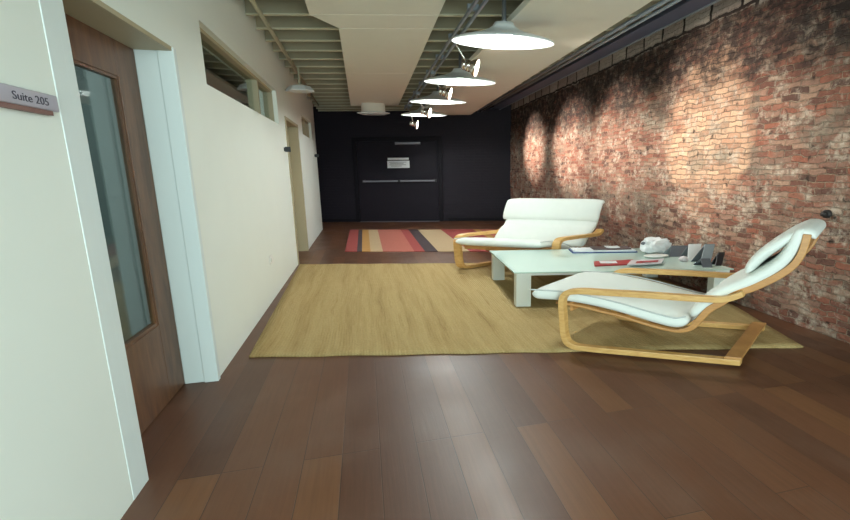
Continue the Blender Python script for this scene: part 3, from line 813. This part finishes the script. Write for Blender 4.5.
# leaning leaflets and folded cards
def tent(name, c, half, lean, h, m1, m2, label, cat, flip=1, foot=.07):
    """a folded card standing like a tent: half = half width vector, lean = horizontal shift of the top"""
    o = item(name, c, label, cat); hv = Vector((half[0], half[1], 0)); ln = Vector((lean[0], lean[1], 0)); t = .006
    n1 = Vector((0, .006, 0))
    for nm, m_, foot_ in (('front_panel', m1, Vector((0, -foot, 0))), ('rear_panel', m2, Vector((0, foot, 0)))):
        mb = MB(); mb.obox(foot_-hv, hv*2, n1, ln-foot_+Vector((0, 0, h))); mb.build(nm, m_, o)
    return o
tent('leaflet', (3.485, 4.40), (.09, -.02), (.08, .0), .115, MT['slate'], MT['slate_light'], 'slate grey folded leaflet standing right of the crumpled white bag', 'leaflet')
tent('leaflet', (3.535, 4.18), (.075, -.01), (.07, .02), .165, MT['paper'], MT['slate'], 'tall white leaflet standing among the grey cards on the table', 'leaflet')
tent('folded_card', (3.50, 3.97), (.055, -.01), (.10, .0), .20, MT['slate_light'], MT['slate'], 'tall pale grey folded card, tallest thing on the glass table', 'card')
tent('folded_card', (3.40, 3.82), (.05, -.01), (.02, .0), .08, MT['slate'], MT['slate'], 'low dark grey folded card at the right front of the glass table', 'card')
tent('folded_card', (3.56, 3.82), (.03, -.01), (.08, .02), .13, MT['blackp'], MT['blackp'], 'narrow black folded card at the right end of the glass table', 'card', foot=.035)
o = item('paper_cup', (3.37, 4.08), 'small crumpled pale wrapper between the magazines and the cards', 'wrapper')
o.name = 'wrapper'
blob('wrapper_body', (0, 0, .026), (.05, .035, .032), 9, MT['print_white'], o)

# ------------------------------------------------------------------ on the walls
sg = thing('door_sign', (XL, 1.475, 1.603), 'silver sign plate lettered Suite 205 on the white wall by the brown door', 'sign')
MB().box((.002, 0, .015), (.022, .485, .07)).build('sign_plate', MT['sign_face'], sg, bevel=.003)
MB().box((.0005, .0, .0), (.018, .455, .0148)).build('sign_holder', MT['sign_back'], sg)
tx = bpy.data.curves.new('lettering', 'FONT'); tx.body = 'Suite 205'; tx.size = .036; tx.extrude = .0006
tx.materials.append(MT['ink'])
tmp = bpy.data.objects.new('lettering_curve', tx); COL.objects.link(tmp)
bpy.context.view_layer.update()
me_t = bpy.data.meshes.new_from_object(tmp.evaluated_get(bpy.context.evaluated_depsgraph_get()))
bpy.data.objects.remove(tmp)
me_t.name = 'lettering'
to = bpy.data.objects.new('lettering', me_t); COL.objects.link(to); to.parent = sg
to.location = (.0226, .265, .030); to.rotation_euler = (math.radians(90), 0, math.radians(90)); to.scale = (1.25, 1, 1)
for y, z, lab in ((6.84, 1.68, 'small dark blade sign on the white wall before the far doorway'), (10.95, 1.73, 'small dark blade sign at the far end of the white wall')):
    s_ = thing('blade_sign', (XL, y, z), lab, 'sign', 'dark blade signs')
    MB().box((.012, 0, 0), (.085, .02, .07)).build('blade', MT['blackp'], s_, bevel=.002)
    MB().box((.0005, -.01, .01), (.012, .03, .06)).build('bracket', MT['blackp'], s_)
ot = thing('wall_outlet', (XL, 5.16, .40), 'white socket plate low on the white wall beside the jute rug', 'outlet')
MB().box((.0005, 0, 0), (.008, .16, .10)).build('cover_plate', MT['plastic'], ot, bevel=.003)
MB().box((.008, .04, .03), (.022, .12, .07)).build('plug', MT['plastic'], ot, bevel=.004)
pt = thing('iron_stub', (xw(2.83), 2.83, 1.013), 'dark iron stub on the brick wall just behind the near armchair back', 'iron stub')
MB().tube([(.01, 0, 0), (-.05, 0, 0), (-.06, 0, 0)], [.022, .022, .018], 12).build('pipe_end', MT['rust'], pt, smooth=True)
MB().tube([(.012, 0, 0), (-.024, 0, 0)], .034, 12).build('collar', MT['rust'], pt, smooth=True)
